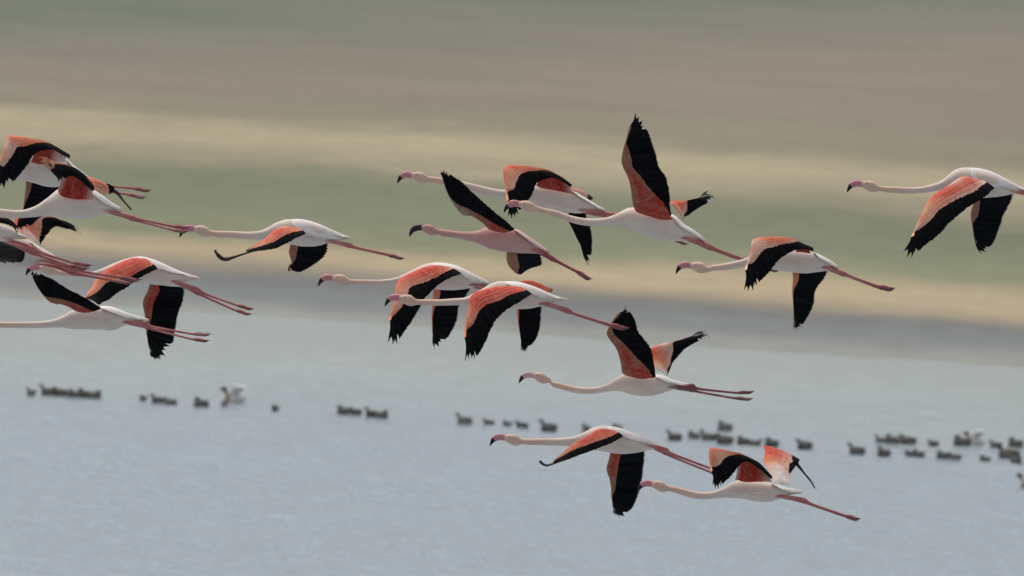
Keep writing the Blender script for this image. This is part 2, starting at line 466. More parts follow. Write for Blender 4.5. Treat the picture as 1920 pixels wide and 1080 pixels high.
    def tail(s, root, rows, tint):
        a, b_ = rows[-3], rows[-1]; mb = MB()
        c0 = s.pt(a[0], a[1]*.72+a[2]*.28, 0); c1 = s.pt(b_[0], (b_[1]+b_[2])/2, 0)
        ax = c1-c0; L = ax.length; axn = ax.normalized(); up = F.cross(axn).normalized()
        if up.z < 0: up = -up
        for q in range(9):
            t_ = (q-4)/4; ln = L*(1.05-.16*abs(t_)+s.rng.uniform(-.03, .03)); prev = None
            for j in range(8):
                v = j/7; w_ = .012*(1 if v < .7 else math.sqrt(max(0, 1-((v-.7)/.3)**2)))+.0006
                p = c0+axn*(ln*v)+F*(t_*.042*(.4+.6*v))+up*(.004*(1-abs(t_))-.006*abs(t_)*v)
                col = lerp(tint or (.78, .74, .72), (.74, .5, .4) if not tint else tint, max(0, v-.6))
                ids = [mb.add(p+F*w_+up*.001, col), mb.add(p+up*.0035*(1-v*.8), col), mb.add(p-F*w_-up*.001, col), mb.add(p-up*.0035*(1-v*.8), col)]
                if prev:
                    for k in range(4): mb.f.append((prev[k], prev[(k+1) % 4], ids[(k+1) % 4], ids[k]))
                prev = ids
        return mb.build('tail', M_BODY, root)

    def bill(s, root, head, ang=0.0, pinkc=(.62, .25, .29), dark=False, k=1.07):
        hx, hy, hs, tn = head; sc_ = s.o[2]
        P = [(4, .5, 5.6), (-3, -.6, 5.8), (-9, -1.4, 6.2), (-14, -.6, 6.3), (-19, 2.0, 5.2), (-22.5, 6, 3.7), (-25, 10.5, 2.2), (-26.6, 14.2, .7)]
        ca, sa = math.cos(ang), math.sin(ang)
        A = crom(P, 29); mb = MB(); pts = []; rad = []; cols = []
        for q, (x, y, r) in enumerate(A):
            x, y = x*hs*k, y*hs*k
            x, y = x*ca-y*sa, x*sa+y*ca
            pts.append(s.pt(hx+x*sc_, hy+y*sc_, 0)); rad.append(r*hs*s.m)
            f = q/28
            cols.append((.03, .012, .02) if dark and f > .1 else (pinkc if f < .58 else ((.012, .01, .012) if f > .64 else (.15, .05, .06))))
        tube(mb, pts, rad, cols, 12, flat=1.0, up=tuple(F))
        # flatten sideways: bills are narrower than deep (tube's u axis runs along the view direction)
        c0 = s.pt(hx, hy, 0); Fn = F.normalized()
        mb.v = [tuple(Vector(v)-Fn*((Vector(v)-c0).dot(Fn)*.38)) for v in mb.v]
        b = mb.build('bill', M_BILL, root)
        # dark gape line along the side
        return b

    def eye(s, root, head):
        hx, hy, hs, tn = head; sc_ = s.o[2]
        for sg in (-1, 1):
            mb = MB(); c = s.pt(hx+8.5*hs*sc_, hy-(1.0-8.5*tn)*hs*sc_, sg*6.1*hs*s.m); r = 1.5*s.m*hs
            rings = []
            for i in range(5):
                a = math.pi*(i+.5)/5
                rings.append([c+CU*(r*math.cos(a))+(CR*math.cos(2*math.pi*k/8)+F*(.7*math.sin(2*math.pi*k/8)))*(r*math.sin(a)) for k in range(8)])
            loft(mb, rings, [(.35, .22, .08), (.05, .03, .02), (.02, .015, .012), (.05, .03, .02), (.35, .22, .08)])
            mb.build('eye', M_BILL, root)

    def wing(s, root, patches):
        """patches: (rays, d0, d1, dt, opts). A ray runs from the leading edge to the feather tip:
        (Lx, Ly, Tx, Ty, covert fraction, three covert colours)."""
        cov = MB(); fea = MB(); s.ui = 0
        for rays, d0, d1, dt, opt in patches:
            s._patch(cov, fea, rays, d0, d1, dt, opt)
        w = cov.build('wing', M_WING, root) if cov.f else None
        if fea.f: fea.build('flight_feathers', M_BLACK, w)
        return w
    def _patch(s, cov, fea, rays, d0, d1, dt, opt):
        o = CROPS[opt['crop']] if 'crop' in opt else s.o
        n = len(rays); rows = []
        last = 'OOO'
        for i, r in enumerate(rays):
            cs = r[5] if len(r) > 5 else last
            last = cs
            f = i/max(1, n-1); ease = f**opt.get('ease', .8)
            dL = d0+(d1-d0)*ease
            L = s.pt(r[0], r[1], dL, o); T = s.pt(r[2], r[3], dL+dt*(1-.4*f), o)
            rows.append([*L, *T, r[4], *PAL[cs[0]], *PAL[cs[1]], *PAL[cs[2]]])
        NU = (n-1)*5+1
        A = crom(rows, NU)
        A[:, 6] = np.clip(A[:, 6], 0, 1)
        Lp, Tp, C = A[:, 0:3], A[:, 3:6], A[:, 6]
        bul = opt.get('camber', .012)
        def P(u, v):
            t = np.clip(u, 0, 1)*(NU-1); i = min(int(t), NU-2); f = t-i
            l = Lp[i]*(1-f)+Lp[i+1]*f; q = Tp[i]*(1-f)+Tp[i+1]*f
            return Vector(l*(1-v)+q*v)
        def nrm(u, v):
            e = .02
            du = P(min(1, u+e), v)-P(max(0, u-e), v); dv = P(u, min(1, v+e))-P(u, max(0, v-e))
            c = du.cross(dv)
            if c.length < 1e-9: return -F
            c.normalize()
            if c.dot(F) > 0: c = -c
            return c
        def Q(u, v): return P(u, v)+nrm(u, v)*(bul*4*v*(1-v))
        # coverts: a closed, thin aerofoil
        NV = 9; th = opt.get('thick', .010)
        if C.max() > .02:
            us = [i/(NU-1) for i in range(NU)]
            front = []; back = []
            for i, u in enumerate(us):
                c = max(C[i], .012)
                vmax = min(1.0, c+(.015 if c < .97 else 0))
                jag = 0.0
                fr = []; bk = []
                for j in range(NV):
                    tt = j/(NV-1)
                    v = vmax*tt
                    if j == NV-1 and c < .95: v *= 1+.045*math.sin(i*2.2)
                    prof = (math.sin(math.pi*min(1, tt*1.0+.0))**.5)*(1-tt*.55) if 0 < tt < 1 else 0
                    edge = min(1, (u+.0001)/.08, (1-u+.0001)/.08)
                    t_ = max(.0008, th*prof*(.35+.65*edge))
                    p = Q(u, v); nn = nrm(u, v)
                    ca, cb, cc = A[i, 7:10], A[i, 10:13], A[i, 13:16]
                    col = ca*(1-tt*2)+cb*(tt*2) if tt < .5 else cb*(2-tt*2)+cc*(tt*2-1)
                    col = np.clip(col, .004, .9)
                    uvc = (s.ui+u*n*.12, tt*max(c, .3))
                    fr.append(cov.add(p+nn*t_, col, uvc)); bk.append(cov.add(p-nn*t_, col, uvc))
                front.append(fr); back.append(bk)
            for i in range(NU-1):
                for j in range(NV-1):
                    cov.f.append((front[i][j], front[i+1][j], front[i+1][j+1], front[i][j+1]))
                    cov.f.append((back[i][j], back[i][j+1], back[i+1][j+1], back[i+1][j]))
                cov.f.append((front[i][0], back[i][0], back[i+1][0], front[i+1][0]))
                cov.f.append((front[i][-1], front[i+1][-1], back[i+1][-1], back[i][-1]))
            for i in (0, NU-1):
                for j in range(NV-1): cov.f.append((front[i][j], front[i][j+1], back[i][j+1], back[i][j]))
        # rows of small covert feathers laid like shingles over the skin of the wing
        if opt.get('rows', True) and C.max() > .12:
            for (va, vb) in ((.10, .36), (.30, .58), (.52, .82), (.74, 1.03)):
                if vb > 1 and C.min() > .93: vb = .99
                nl = int((n-1)*6*opt.get('dens', 1.0)); prevu = None
                for q in range(nl+1):
                    u = min(1, max(0, (q+.5*((va > .2)+(va > .6)))/nl))
                    t = u*(NU-1); i = min(int(t), NU-2); f = t-i
                    c = float(C[i]*(1-f)+C[i+1]*f)
                    if c < .12: continue
                    A_ = A[i]*(1-f)+A[i+1]*f
                    vi, vo = c*va, c*vb*(1+s.rng.uniform(-.03, .03))
                    pale = s.rng.uniform(0, .14); drk = s.rng.uniform(.82, 1.05); prev = None
                    for j in range(6):
                        tt = j/5; v = vi+(vo-vi)*tt; vt = v/max(c, .01)
                        ca, cb, cc = A_[7:10], A_[10:13], A_[13:16]
                        col = ca*(1-vt*2)+cb*(vt*2) if vt < .5 else cb*(2-min(vt, 1)*2)+cc*(min(vt, 1)*2-1)
                        col = np.clip(col*drk, .004, .9); edge = (.80, .42, .30)
                        col = lerp(tuple(col), edge, (pale+(.16 if tt > .75 else 0))*(1 if col[0] > .5 else .25))
                        vv = min(v, 1.0)
                        e = 1.0/nl
                        d = (Q(min(1, u+e), vv)-Q(max(0, u-e), vv))*.5
                        if d.length > .03: d = d.normalized()*.03
                        kk = .62*math.sqrt(max(0.0, 1-max(0, (tt-.55)/.45)**2))
                        th_ = th*math.sin(math.pi*min(.98, max(.03, vt)))**.5*(1-vt*.55) if vt < 1 else 0
                        th_ *= .35+.65*min(1, u/.08+.01, (1-u)/.08+.01)
                        p = Q(u, vv)+nrm(u, min(vv, .98))*(max(.0008, th_)+.0012+.0022*tt)
                        uvc = (s.ui+u*n*.12, v)
                        ids = (cov.add(p-d*kk, col, uvc), cov.add(p+d*kk, col, uvc))
                        if prev: cov.f.append((prev[0], prev[1], ids[1], ids[0]))
                        prev = ids
        # flight feathers: overlapping blades
        if C.min() < .93 and opt.get('feathers', True):
            nf = opt.get('nf', (n-1)*4+1)
            hand = opt.get('hand', .62)          # beyond this part of the span the feathers are separate fingers
            nray = n-1
            # feather positions: dense on the arm, one per ray on the hand
            us = list(np.linspace(0, hand, nf))
            hr = [i/nray for i in range(n) if i/nray > hand+.01]
            hm_ = [(i+.5)/nray for i in range(n-1) if hand < (i+.5)/nray < .86]
            us += sorted(hr+hm_); hmset = set(hm_)
            last3 = set(us[-3:]) if hand < .99 else set()
            for q, u in enumerate(us):
                t = u*(NU-1); i = min(int(t), NU-2); f = t-i
                c = float(C[i]*(1-f)+C[i+1]*f)
                if c > .93: continue
                isH = u > hand
                up = us[q-1] if q else 0; un = us[q+1] if q+1 < len(us) else 1.0
                v0 = max(0, c-.06) if c > .03 else 0.0
                ext = 1.0+s.rng.uniform(-.014, .014)*(0 if isH else 1)-(.11 if u in hmset else 0)
                rach = s.rng.choice((0, .002, .005, .009)); NVf = 10; prev = None; flen = (Q(u, 1)-Q(u, v0)).length
                for j in range(NVf+1):
                    tt = j/NVf; v = v0+(ext-v0)*tt
                    p = Q(u, min(v, 1)) if v <= 1 else Q(u, 1)+(Q(u, 1)-Q(u, .95))*((v-1)/.05)
                    a = Q(up, min(v, 1)); b_ = Q(un, min(v, 1))
                    da = (a-p) if q else -(b_-p); db = (b_-p) if q+1 < len(us) else -(a-p)
                    if isH:
                        g = max(0, (tt-.55)/.45); k0 = .8*(1-g**1.9); mxw = min(.06*(1-g)**1.5+.0095*g, max(flen*.34, .02)*(1-g)+.004)
                    else:
                        k0 = 1.2*(1 if tt < .8 else math.sqrt(max(0, 1-((tt-.8)/.2)**2))); mxw = .05
                    if q == len(us)-1: da = da*1.0; 
                    if da.length > mxw: da = da.normalized()*mxw
                    if db.length > mxw: db = db.normalized()*mxw
                    if q == len(us)-1: db = db*.25
                    if q == 0: da = da*.2
                    nn = nrm(u, min(v, .98))
                    lift = .0022
                    ids = (fea.add(p+da*k0+nn*lift, (0, 0, 0), (u*1.0, v)), fea.add(p+nn*.0012*(1-tt), (rach, rach, rach*1.1), (u+.01, v)), fea.add(p+db*k0-nn*lift, (0, 0, 0), (u+.02, v)))
                    if prev:
                        fea.f.append((prev[0], ids[0], ids[1], prev[1])); fea.f.append((prev[1], ids[1], ids[2], prev[2]))
                    prev = ids
        s.ui += 1.7

def hidden(rays, k=.9):
    """the other wing of a bird whose far wing is covered by its near wing"""
    r0 = rays[0]; out = []
    for r in rays:
        out.append((r0[0]+(r[0]-r0[0])*k, r0[1]+(r[1]-r0[1])*k, r0[2]+(r[2]-r0[2])*k-8, r0[3]+(r[3]-r0[3])*k+4)+tuple(r[4:]))
    return out

SEED = [0]
MANTLES = [
 [(480,262),(540,335),(610,385)], [(650,500),(700,545),(760,590),(820,615),(872,642)], None, [(430,560),(600,700),(750,815),(885,862)],
 [(1180,45),(1330,112),(1400,122),(1480,148),(1560,156),(1700,198)], [(868,446),(940,480),(1000,500),(1060,525),(1150,548),(1268,553)],
 [(930,140),(1030,205),(1110,240),(1200,246),(1300,256),(1390,244)], [(1250,110),(1400,150),(1550,192),(1600,240),(1700,288),(1850,310)],
 [(950,130),(1140,203),(1180,226),(1220,236),(1300,252),(1415,253)], [(1010,590),(1100,660),(1200,738),(1290,782)],
 [(1480,245),(1560,312),(1660,372),(1775,430)], [(1150,740),(1200,805),(1290,862),(1378,914)], [(1180,184),(1230,242),(1300,282),(1392,326)],
 [(1350,180),(1500,290),(1600,302),(1700,286),(1800,320),(1970,334)], [(1100,600),(1180,642),(1250,652),(1360,672)],
 [(1020,112),(1130,162),(1200,192),(1300,212),(1440,256)], [(1090,360),(1180,422),(1250,442),(1340,444)]]
def flamingo(dist, crop, head, rows, legs, near, far, label, ang=0.0, tint=None, pinkc=(.62, .25, .29), dark=False, legcol=(.50, .165, .16), wid=.78):
    SEED[0] += 1
    b = Bird(dist, crop, SEED[0])
    mid = rows[len(rows)*2//3]
    root = empty('flamingo', b.pt(mid[0], mid[2], 0))
    tag(root, label, 'flamingo', 'flamingos flying over the lake')
    b.body(root, head, rows, legs, tint, legcol=legcol, wid=wid)
    b.tail(root, rows, tint)
    if MANTLES[SEED[0]-1]: b.mantle(root, MANTLES[SEED[0]-1], (.70, .50, .50) if tint else None)
    b.bill(root, head, ang, pinkc, dark)
    b.eye(root, head)
    b.wing(root, near)
    b.wing(root, far)
    return root

UP = dict(camber=.012)
def patch(rays, d0, d1, dt, **o): return (rays, d0, d1, dt, o)

# --- A: upper left, head out of frame
flamingo(58.4, 'a', (-720, 330, 1, 0),
  [(-500,352,400),(-250,352,398),(-60,330,400),(60,270,405),(150,215,412),(230,190,432),(330,195,463),(410,220,468),(470,255,452),(520,300,430),(580,350,415),(640,385,405)],
  [('z',(100,338,6),(130,341,5),(158,345,4.6),(185,348,3),(248,353,2.6),(284,358)),('z',(104,342,6),(132,347,5),(160,352,4.6),(190,357,3),(236,364,2.6),(275,371))],
  [patch([(485,228,503,258,0,'KKK'),(400,178,450,232,.05),(300,140,378,196,.32,'OOO'),(200,110,270,215,.5,'ROO'),(120,95,225,262,.5,'OOO'),(60,97,200,305,.42,'OOP'),(42,140,150,372,.42,'PPP'),(20,200,95,432,.38,'OPP'),(5,250,30,478,.3,'OPP'),(-25,290,-20,480,.02),(-45,320,-70,460,0),(-50,330,-110,430,0)],-.13,-.52,-.06),
   patch([(225,285,250,205,1,'DDD'),(280,300,310,182,1,'DDD'),(345,300,370,180,1,'DDD'),(420,292,425,205,1,'PPP'),(470,290,480,225,1,'WWW')],-.10,-.10,-.05,thick=.004)],
  [patch([(190,415,440,430,.17,'TTT'),(182,500,430,540,.12,'TTT'),(172,590,340,650,.03,'TTT'),(165,630,280,700,0),(160,650,238,738,0),(155,660,200,765,0),(150,670,162,788,0),(145,670,130,800,0)],.09,.40,.05)],
  'highest flamingo at the left edge, orange wing arched over its back, head out of view')

# --- B: in front of A
flamingo(56.6, 'a', (-330, 640, 1, 0),
  [(-130,612,665),(0,622,686),(100,632,690),(180,628,688),(260,600,682),(320,560,673),(390,505,672),(460,455,686),(560,440,700),(640,465,695),(700,505,672),(760,545,654),(820,590,645),(880,622,652)],
  [('c',(-60,330,6),(40,352,5.5),(110,368,5),(172,388,5),(230,402,3),(440,448,2.7),(562,456)),('c',(-50,338,6),(50,362,5),(115,378,5),(178,398,4.6),(240,418,3),(440,472,2.7),(548,486))],
  [patch([(655,440,675,495,0,'KKK'),(600,375,645,475,0),(545,335,580,418,0),(505,318,520,385,0,'SSS'),(450,296,480,400,.1,'SSS'),(400,285,448,425,.12,'SSS'),(350,268,428,430,.3,'SSS'),(310,252,395,350,.78,'OSS'),(272,245,362,300,.92,'OSS')],-.14,-.55,-.04,hand=.5),
   patch([(420,490,440,410,1,'PPP'),(440,528,505,375,1,'DDD'),(530,553,560,390,1,'DDD'),(610,556,620,440,1,'DDD'),(675,555,668,490,1,'PPP')],-.105,-.105,-.04,thick=.004)],
  [patch([(630,395,680,520,1,'OOP'),(645,392,710,520,1,'OOP'),(705,412,745,520,1,'OOP'),(765,440,780,522,1,'OSP')],.08,.3,.02,thick=.004),
   patch([(758,438,775,520,0,'KKK'),(790,445,800,516,0),(822,460,815,500,0)],.3,.36,.02),
   patch([(800,470,805,498,1,'KKK'),(840,492,838,515,1),(880,540,874,553,1),(948,620,940,628,1)],.36,.6,0,thick=.003)],
  'flamingo overlapping the highest left one, dark red armpit, feet at the next bird\'s bill')

# --- C: cut by left edge
flamingo(59.9, 'b', (-1750, 330, 1, 0),
  [(-1350,380,450),(-1050,360,450),(-800,300,470),(-600,230,520),(-400,210,560),(-200,240,580),(0,305,560),(120,350,545),(230,400,530),(330,460,530),(400,505,525)],
  [('z',(-10,440,6),(25,452,5.5),(60,466,5.2),(80,475,3.4),(130,491,2.9),(174,499)),('z',(-10,446,6),(25,459,5.5),(58,472,5),(80,481,3.4),(125,497,2.9),(168,505))],
  [patch([(-560,60,-400,270,.6,'ROS'),(-400,60,-260,280,.5,'ROS'),(-250,90,-140,280,.3),(-120,140,-40,285,.1),(0,190,40,300,0),(100,220,140,330,0),(180,260,215,385,0),(235,305,250,430,0),(262,335,232,460,0)],-.12,-.45,-.05)],
  [patch([(-560,90,-400,230,.6,'ROS'),(-400,90,-260,240,.5,'ROS'),(-250,120,-140,250,.3),(-120,160,-40,265,.1),(0,200,40,290,0)],.1,.35,.03)],
  'flamingo almost wholly outside the left edge, showing black wing tip, white rump and legs')

# --- D: behind, salmon far wing
flamingo(61.3, 'b', (-1500, 600, 1, 0),
  [(-1200,640,720),(-900,640,725),(-600,610,740),(-350,540,780),(-150,480,840),(50,445,900),(200,450,938),(380,520,930),(520,620,880),(650,690,850),(800,780,862),(895,852,868)],
  [('z',(46,488,4),(90,491,4.6),(120,499,5),(140,505,5),(165,511,3.2),(218,519,2.9),(267,526)),('z',(46,492,4),(90,497,4.4),(118,505,4.8),(138,512,4.6),(165,517,3.2),(210,526,2.9),(250,531))],
  [patch([(-160,560,340,600,.1,'TTT'),(-150,620,345,660,.1,'TTT'),(-120,700,362,735,.15),(-90,780,350,800,.15),(-60,840,310,858,.1),(-40,860,220,872,0),(-20,870,90,888,0)],-.13,-.4,-.03,hand=.7)],
  [patch([(300,440,600,650,.97,'PWW'),(215,240,595,585,.9,'ROP'),(330,205,690,455,.72,'OOS'),(480,188,800,352,.38,'OPP'),(600,180,960,385,.2,'PPP'),(760,205,1090,405,.08,'PPP'),(820,238,1178,458,0),(835,240,1145,385,0)],.1,.4,.05)],
  'flamingo cut by the left edge, raised salmon and black wing, legs crossing a lower bird')

# --- E
flamingo(63.2, 'd', (345, 100, .95, 0),
  [(520,122,165),(620,132,176),(720,138,184),(800,132,188),(880,105,192),(1000,52,205),(1130,12,215),(1200,5,225),(1300,30,246),(1400,70,252),(1480,108,243),(1550,138,226),(1640,168,208),(1712,186,194)],
  [('c',(380,795,6),(450,818,5.5),(530,845,5),(612,878,5),(680,910,2.8),(870,978,2.5),(997,1010)),('c',(390,800,6),(455,825,5.5),(535,855,5),(612,895,4.8),(680,930,2.8),(860,1012,2.5),(982,1045))],
  [patch([(1230,22,1345,112,.72,'RRO'),(1130,18,1215,180,.74,'RRR'),(1020,60,1130,240,.75,'RRR'),(940,100,1055,290,.58,'RRO'),(870,145,985,335,.45,'ROO'),(820,200,935,375,.42,'OOS'),(790,260,885,395,.42,'OSO'),(750,320,860,412,.3,'SOS'),(728,362,840,415,.08)],-.10,-.62,-.08,hand=.95)],
  [patch([(1285,230,1585,260,.25,'TDD'),(1265,300,1585,295,.3,'TDD'),(1225,390,1570,400,.26,'TDD'),(1235,480,1530,510,.22,'TDT'),(1250,560,1510,620,.14,'TTT'),(1252,640,1492,740,.03),(1262,700,1470,775,0),(1270,740,1425,860,0),(1280,770,1390,895,0),(1288,790,1345,900,0),(1290,800,1308,880,0)],.08,.42,.04,hand=.5)],
  'flamingo with red drooping wing, its bill just above the raised wing of the bird below')

# --- F
f_near = [(700,478,868,446,.62,'DDD'),(640,468,800,400,.55,'TDD'),(590,438,700,340,.45,'TDT'),(500,405,600,288,.34,'TTT'),(440,402,510,235,.28,'TTT'),(380,350,440,190,.05),(335,290,385,168,0),(305,240,348,150,0),(282,190,312,135,0),(266,150,280,120,0)]
flamingo(61.6, 'd', (-330, 575, 1, 0),
  [(-100,562,612),(0,565,614),(200,565,618),(350,560,618),(470,540,612),(540,510,615),(600,475,624),(660,455,630),(750,440,628),(850,430,632),(930,437,640),(1000,455,628),(1060,480,600),(1130,505,580),(1200,527,567),(1275,546,556)],
  [((980,548,6),(1080,566,6),(1170,578,5.5),(1255,592,5),(1330,612,2.8),(1640,668,2.6),(1812,672)),((980,556,6),(1080,574,5.5),(1170,588,5),(1260,608,4.6),(1330,634,2.8),(1640,712,2.6),(1797,728))],
  [patch(f_near,-.09,-.5,-.04,hand=.75)],
  [patch(hidden(f_near,.88),.1,.45,.04,hand=.75)],
  'lowest flamingo at the left edge, raised black wing swept forward, two legs trailing level')

# --- G
flamingo(59.3, 'e', (150, 168, 1, 0.02),
  [(330,182,235),(420,184,240),(520,188,247),(600,190,252),(680,180,255),(740,152,258),(800,115,262),(860,96,275),(930,90,292),(1000,95,306),(1080,112,309),(1160,140,298),(1230,172,275),(1300,202,262),(1360,226,252),(1405,238,243)],
  [((1170,262,6),(1250,270,5.5),(1320,282,5),(1392,300,4.6),(1450,318,3),(1690,372,2.7),(1832,408)),((1170,262,6),(1250,272,5.5),(1320,286,5),(1392,303,4.4),(1450,322,3),(1690,376,2.7),(1815,405))],
  [patch([(940,162,1035,206,.75,'POS'),(855,148,965,240,.66,'POO'),(790,175,870,290,.62,'RRO'),(725,232,800,323,.6,'ROO'),(660,282,720,336,.6,'ROS'),(605,325,640,346,.6,'OSS'),(560,350,580,362,.4,'SSS')],-.10,-.66,-.10,hand=1.0,nf=22),
   patch([(590,345,585,362,1,'KKK'),(540,362,535,378,1),(480,378,475,400,1),(420,392,412,425,1),(380,392,366,420,1),(345,365,330,392,1),(306,340,303,343,1)],-.62,-.8,-.01,thick=.005)],
  [patch([(915,290,1228,270,.2,'TTT'),(903,350,1205,365,.2,'TTT'),(915,400,1150,425,.16,'TTT'),(925,440,1080,470,.03),(905,455,1000,512,0),(903,465,950,498,0),(903,472,912,508,0)],.08,.3,.04,hand=.8)],
  'flamingo left of centre, black wing tip curling up, bill behind another bird\'s feet')

# --- H
flamingo(62.4, 'f', (198, 234, 1, 0),
  [(450,250,300),(600,250,305),(700,252,308),(850,230,300),(950,190,302),(1050,142,308),(1160,90,325),(1260,72,345),(1400,85,362),(1520,115,360),(1600,155,350),(1700,205,330),(1780,247,312),(1860,292,306)],
  [('z',(856,531,5),(885,534,5),(912,539,4.6),(935,546,3),(985,557,2.6),(1010,562)),('z',(856,533,5),(885,537,5),(912,542,4.4),(935,549,3),(985,560,2.6),(1008,566))],
  [patch([(1400,125,1550,190,.45,'OOP'),(1250,98,1375,262,.68,'RRO'),(1050,162,1245,372,.6,'RRS'),(905,243,1165,450,.45,'ROS'),(858,320,1115,545,.45,'OSP'),(845,420,1035,690,.42,'OPS'),(815,540,935,830,.28,'OSS'),(802,640,872,935,.04,'OSS'),(800,660,828,938,0),(798,680,773,915,0)],-.10,-.58,-.08,hand=.72)],
  [patch([(1262,330,1670,320,.17,'OOO'),(1250,450,1600,440,.18,'OOO'),(1245,540,1530,540,.08,'OOO'),(1240,640,1518,655,.02),(1243,700,1470,775,0),(1248,760,1395,890,0),(1253,800,1325,968,0),(1256,820,1275,995,0)],.09,.42,.03,hand=.66)],
  'flamingo in the middle, its red wing crossed by another flamingo head')

# --- I
flamingo(60.2, 'g', (162, 236, 1, 0.01),
  [(380,246,291),(470,245,292),(560,238,290),(650,230,288),(710,200,290),(780,165,290),(850,124,292),(900,110,296),(980,112,308),(1060,122,317),(1130,142,314),(1200,168,300),(1290,208,272),(1370,237,257),(1428,246,251)],
  [((1140,268,5.5),(1220,278,5.5),(1300,290,5),(1420,330,5),(1480,355,3.2),(1725,432,2.8),(1882,465)),((1140,272,5.5),(1220,282,5),(1300,295,5),(1420,336,4.6),(1480,360,3),(1725,440,2.7),(1870,472))],
  [patch([(1030,152,1145,205,.68,'RRR'),(930,146,1062,262,.58,'RRR'),(820,162,962,325,.6,'RRO'),(720,195,892,388,.5,'RRR'),(680,240,848,465,.43,'RRO'),(676,300,812,545,.36,'OOS'),(660,360,782,605,.32,'OSO'),(650,430,752,655,.16,'OOO'),(648,475,720,692,.02),(647,500,700,690,0),(646,520,672,690,0),(645,530,648,703,0)],-.10,-.56,-.08,hand=.68)],
  [patch([(1050,118,1070,145,1,'RRR'),(1120,101,1150,152,1,'RRO'),(1200,125,1225,178,1,'RRO'),(1262,156,1272,192,1,'ROO'),(1298,180,1297,191,1,'KKK')],.10,.16,-.03,thick=.004),
   patch([(1035,300,1228,285,.08,'OOO'),(1040,370,1222,365,.05,'OOO'),(1050,450,1212,460,0),(1060,515,1185,540,0),(1067,560,1148,588,0),(1070,580,1120,632,0),(1072,590,1100,638,0),(1074,600,1080,635,0)],.16,.42,.03,hand=.55)],
  'flamingo in the middle with brightest red drooping wing, foot before a raised black wing')

# --- J lesser flamingo
flamingo(58.5, 'h', (235, 572, .92, 0.04),
  [(400,585,643),(470,595,652),(550,603,665),(650,605,688),(720,590,712),(790,565,745),(870,560,765),(940,565,775),(1020,583,784),(1100,630,786),(1180,685,790),(1250,735,795),(1305,768,798)],
  [((1100,735,6),(1180,760,6),(1250,785,5.5),(1330,828,4.2),(1400,868,2.8),(1530,935,2.6),(1668,1010)),((1100,745,6),(1180,768,6),(1250,795,5),(1330,838,4),(1400,874,2.7),(1530,942,2.6),(1655,1018))],
  [patch([(880,602,1012,582,.72,'DDD'),(800,588,930,505,.55,'TDD'),(740,530,830,425,.4,'TTD'),(650,475,740,345,.3,'BTT'),(580,466,680,290,.35,'BBT'),(530,420,600,215,.2,'BBT'),(480,350,555,172,.07,'BBB'),(445,280,500,140,0),(422,220,467,118,0),(406,165,438,98,0),(395,130,412,86,0),(386,115,385,92,0)],-.09,-.5,-.04,hand=.7)],
  [patch([(945,765,1225,785,.3,'TTT'),(943,830,1245,845,.32,'TTT'),(955,880,1245,885,.33,'TTT'),(990,925,1150,912,.3,'TTT'),(1035,955,1085,948,.2,'TTT')],.08,.35,.03,hand=1.0,nf=12)],
  'small deep pink flamingo with a dark maroon bill and a raised black wing', ang=-.12, tint=(.62, .32, .295), pinkc=(.28, .05, .09), dark=True, legcol=(.34, .09, .10))

# --- K
flamingo(62.0, 'h', (148, 130, .98, 0),
  [(370,146,200),(450,158,212),(560,178,238),(650,198,266),(750,222,295),(850,243,314),(940,252,332),(1010,240,362),(1100,210,390),(1200,195,410),(1300,195,428),(1400,220,440),(1500,262,446),(1600,320,443),(1680,368,435),(1740,402,432),(1790,428,436)],
  [('z',(1050,381,5),(1085,392,5.5),(1120,398,5),(1155,404,4.6),(1180,413,3),(1262,448,2.5),(1291,459)),('z',(1050,384,5),(1085,395,5.5),(1120,402,5),(1155,408,4.4),(1180,418,3),(1262,449,2.5),(1288,458))],
  [patch([(1480,205,1482,230,0,'KKK'),(1400,145,1425,190,.04,'OOO'),(1280,92,1340,152,.2,'OOO'),(1150,55,1245,170,.4,'ROO'),(1050,44,1200,197,.42,'ROO'),(960,45,1182,240,.43,'ROS'),(920,68,1165,278,.46,'OSS'),(916,120,1138,332,.44,'OSP'),(925,180,1105,365,.4,'OSP'),(935,240,1075,405,.17,'SSS'),(942,285,1045,465,0),(947,310,1018,482,0),(950,330,988,496,0),(950,345,957,476,0)],-.13,-.55,-.05,hand=.7),
   patch([(1190,210,1205,180,1,'DDD'),(1235,235,1265,150,1,'DDD'),(1340,255,1340,140,1,'DDD'),(1440,275,1410,172,1,'DDD'),(1530,300,1478,225,1,'PPP')],-.105,-.105,-.04,thick=.004)],
  [patch([(1475,230,1515,295,1,'OPW'),(1560,252,1600,325,1,'OPW'),(1605,280,1630,333,1,'PPW')],.08,.2,.02,thick=.004),
   patch([(1600,282,1625,330,1,'KKK'),(1640,290,1645,338,1,'KKK'),(1668,312,1662,335,1,'KKK')],.2,.22,.0,thick=.004),
   patch([(1470,440,1615,445,0,'KKK'),(1462,505,1648,545,0),(1500,580,1668,620,0),(1530,645,1671,700,0),(1558,700,1668,765,0),(1572,725,1655,858,0),(1580,740,1638,886,0),(1590,755,1625,850,0)],.2,.45,.0,hand=.6)],
  'flamingo behind the tall-winged one, orange wing arched over a red armpit')

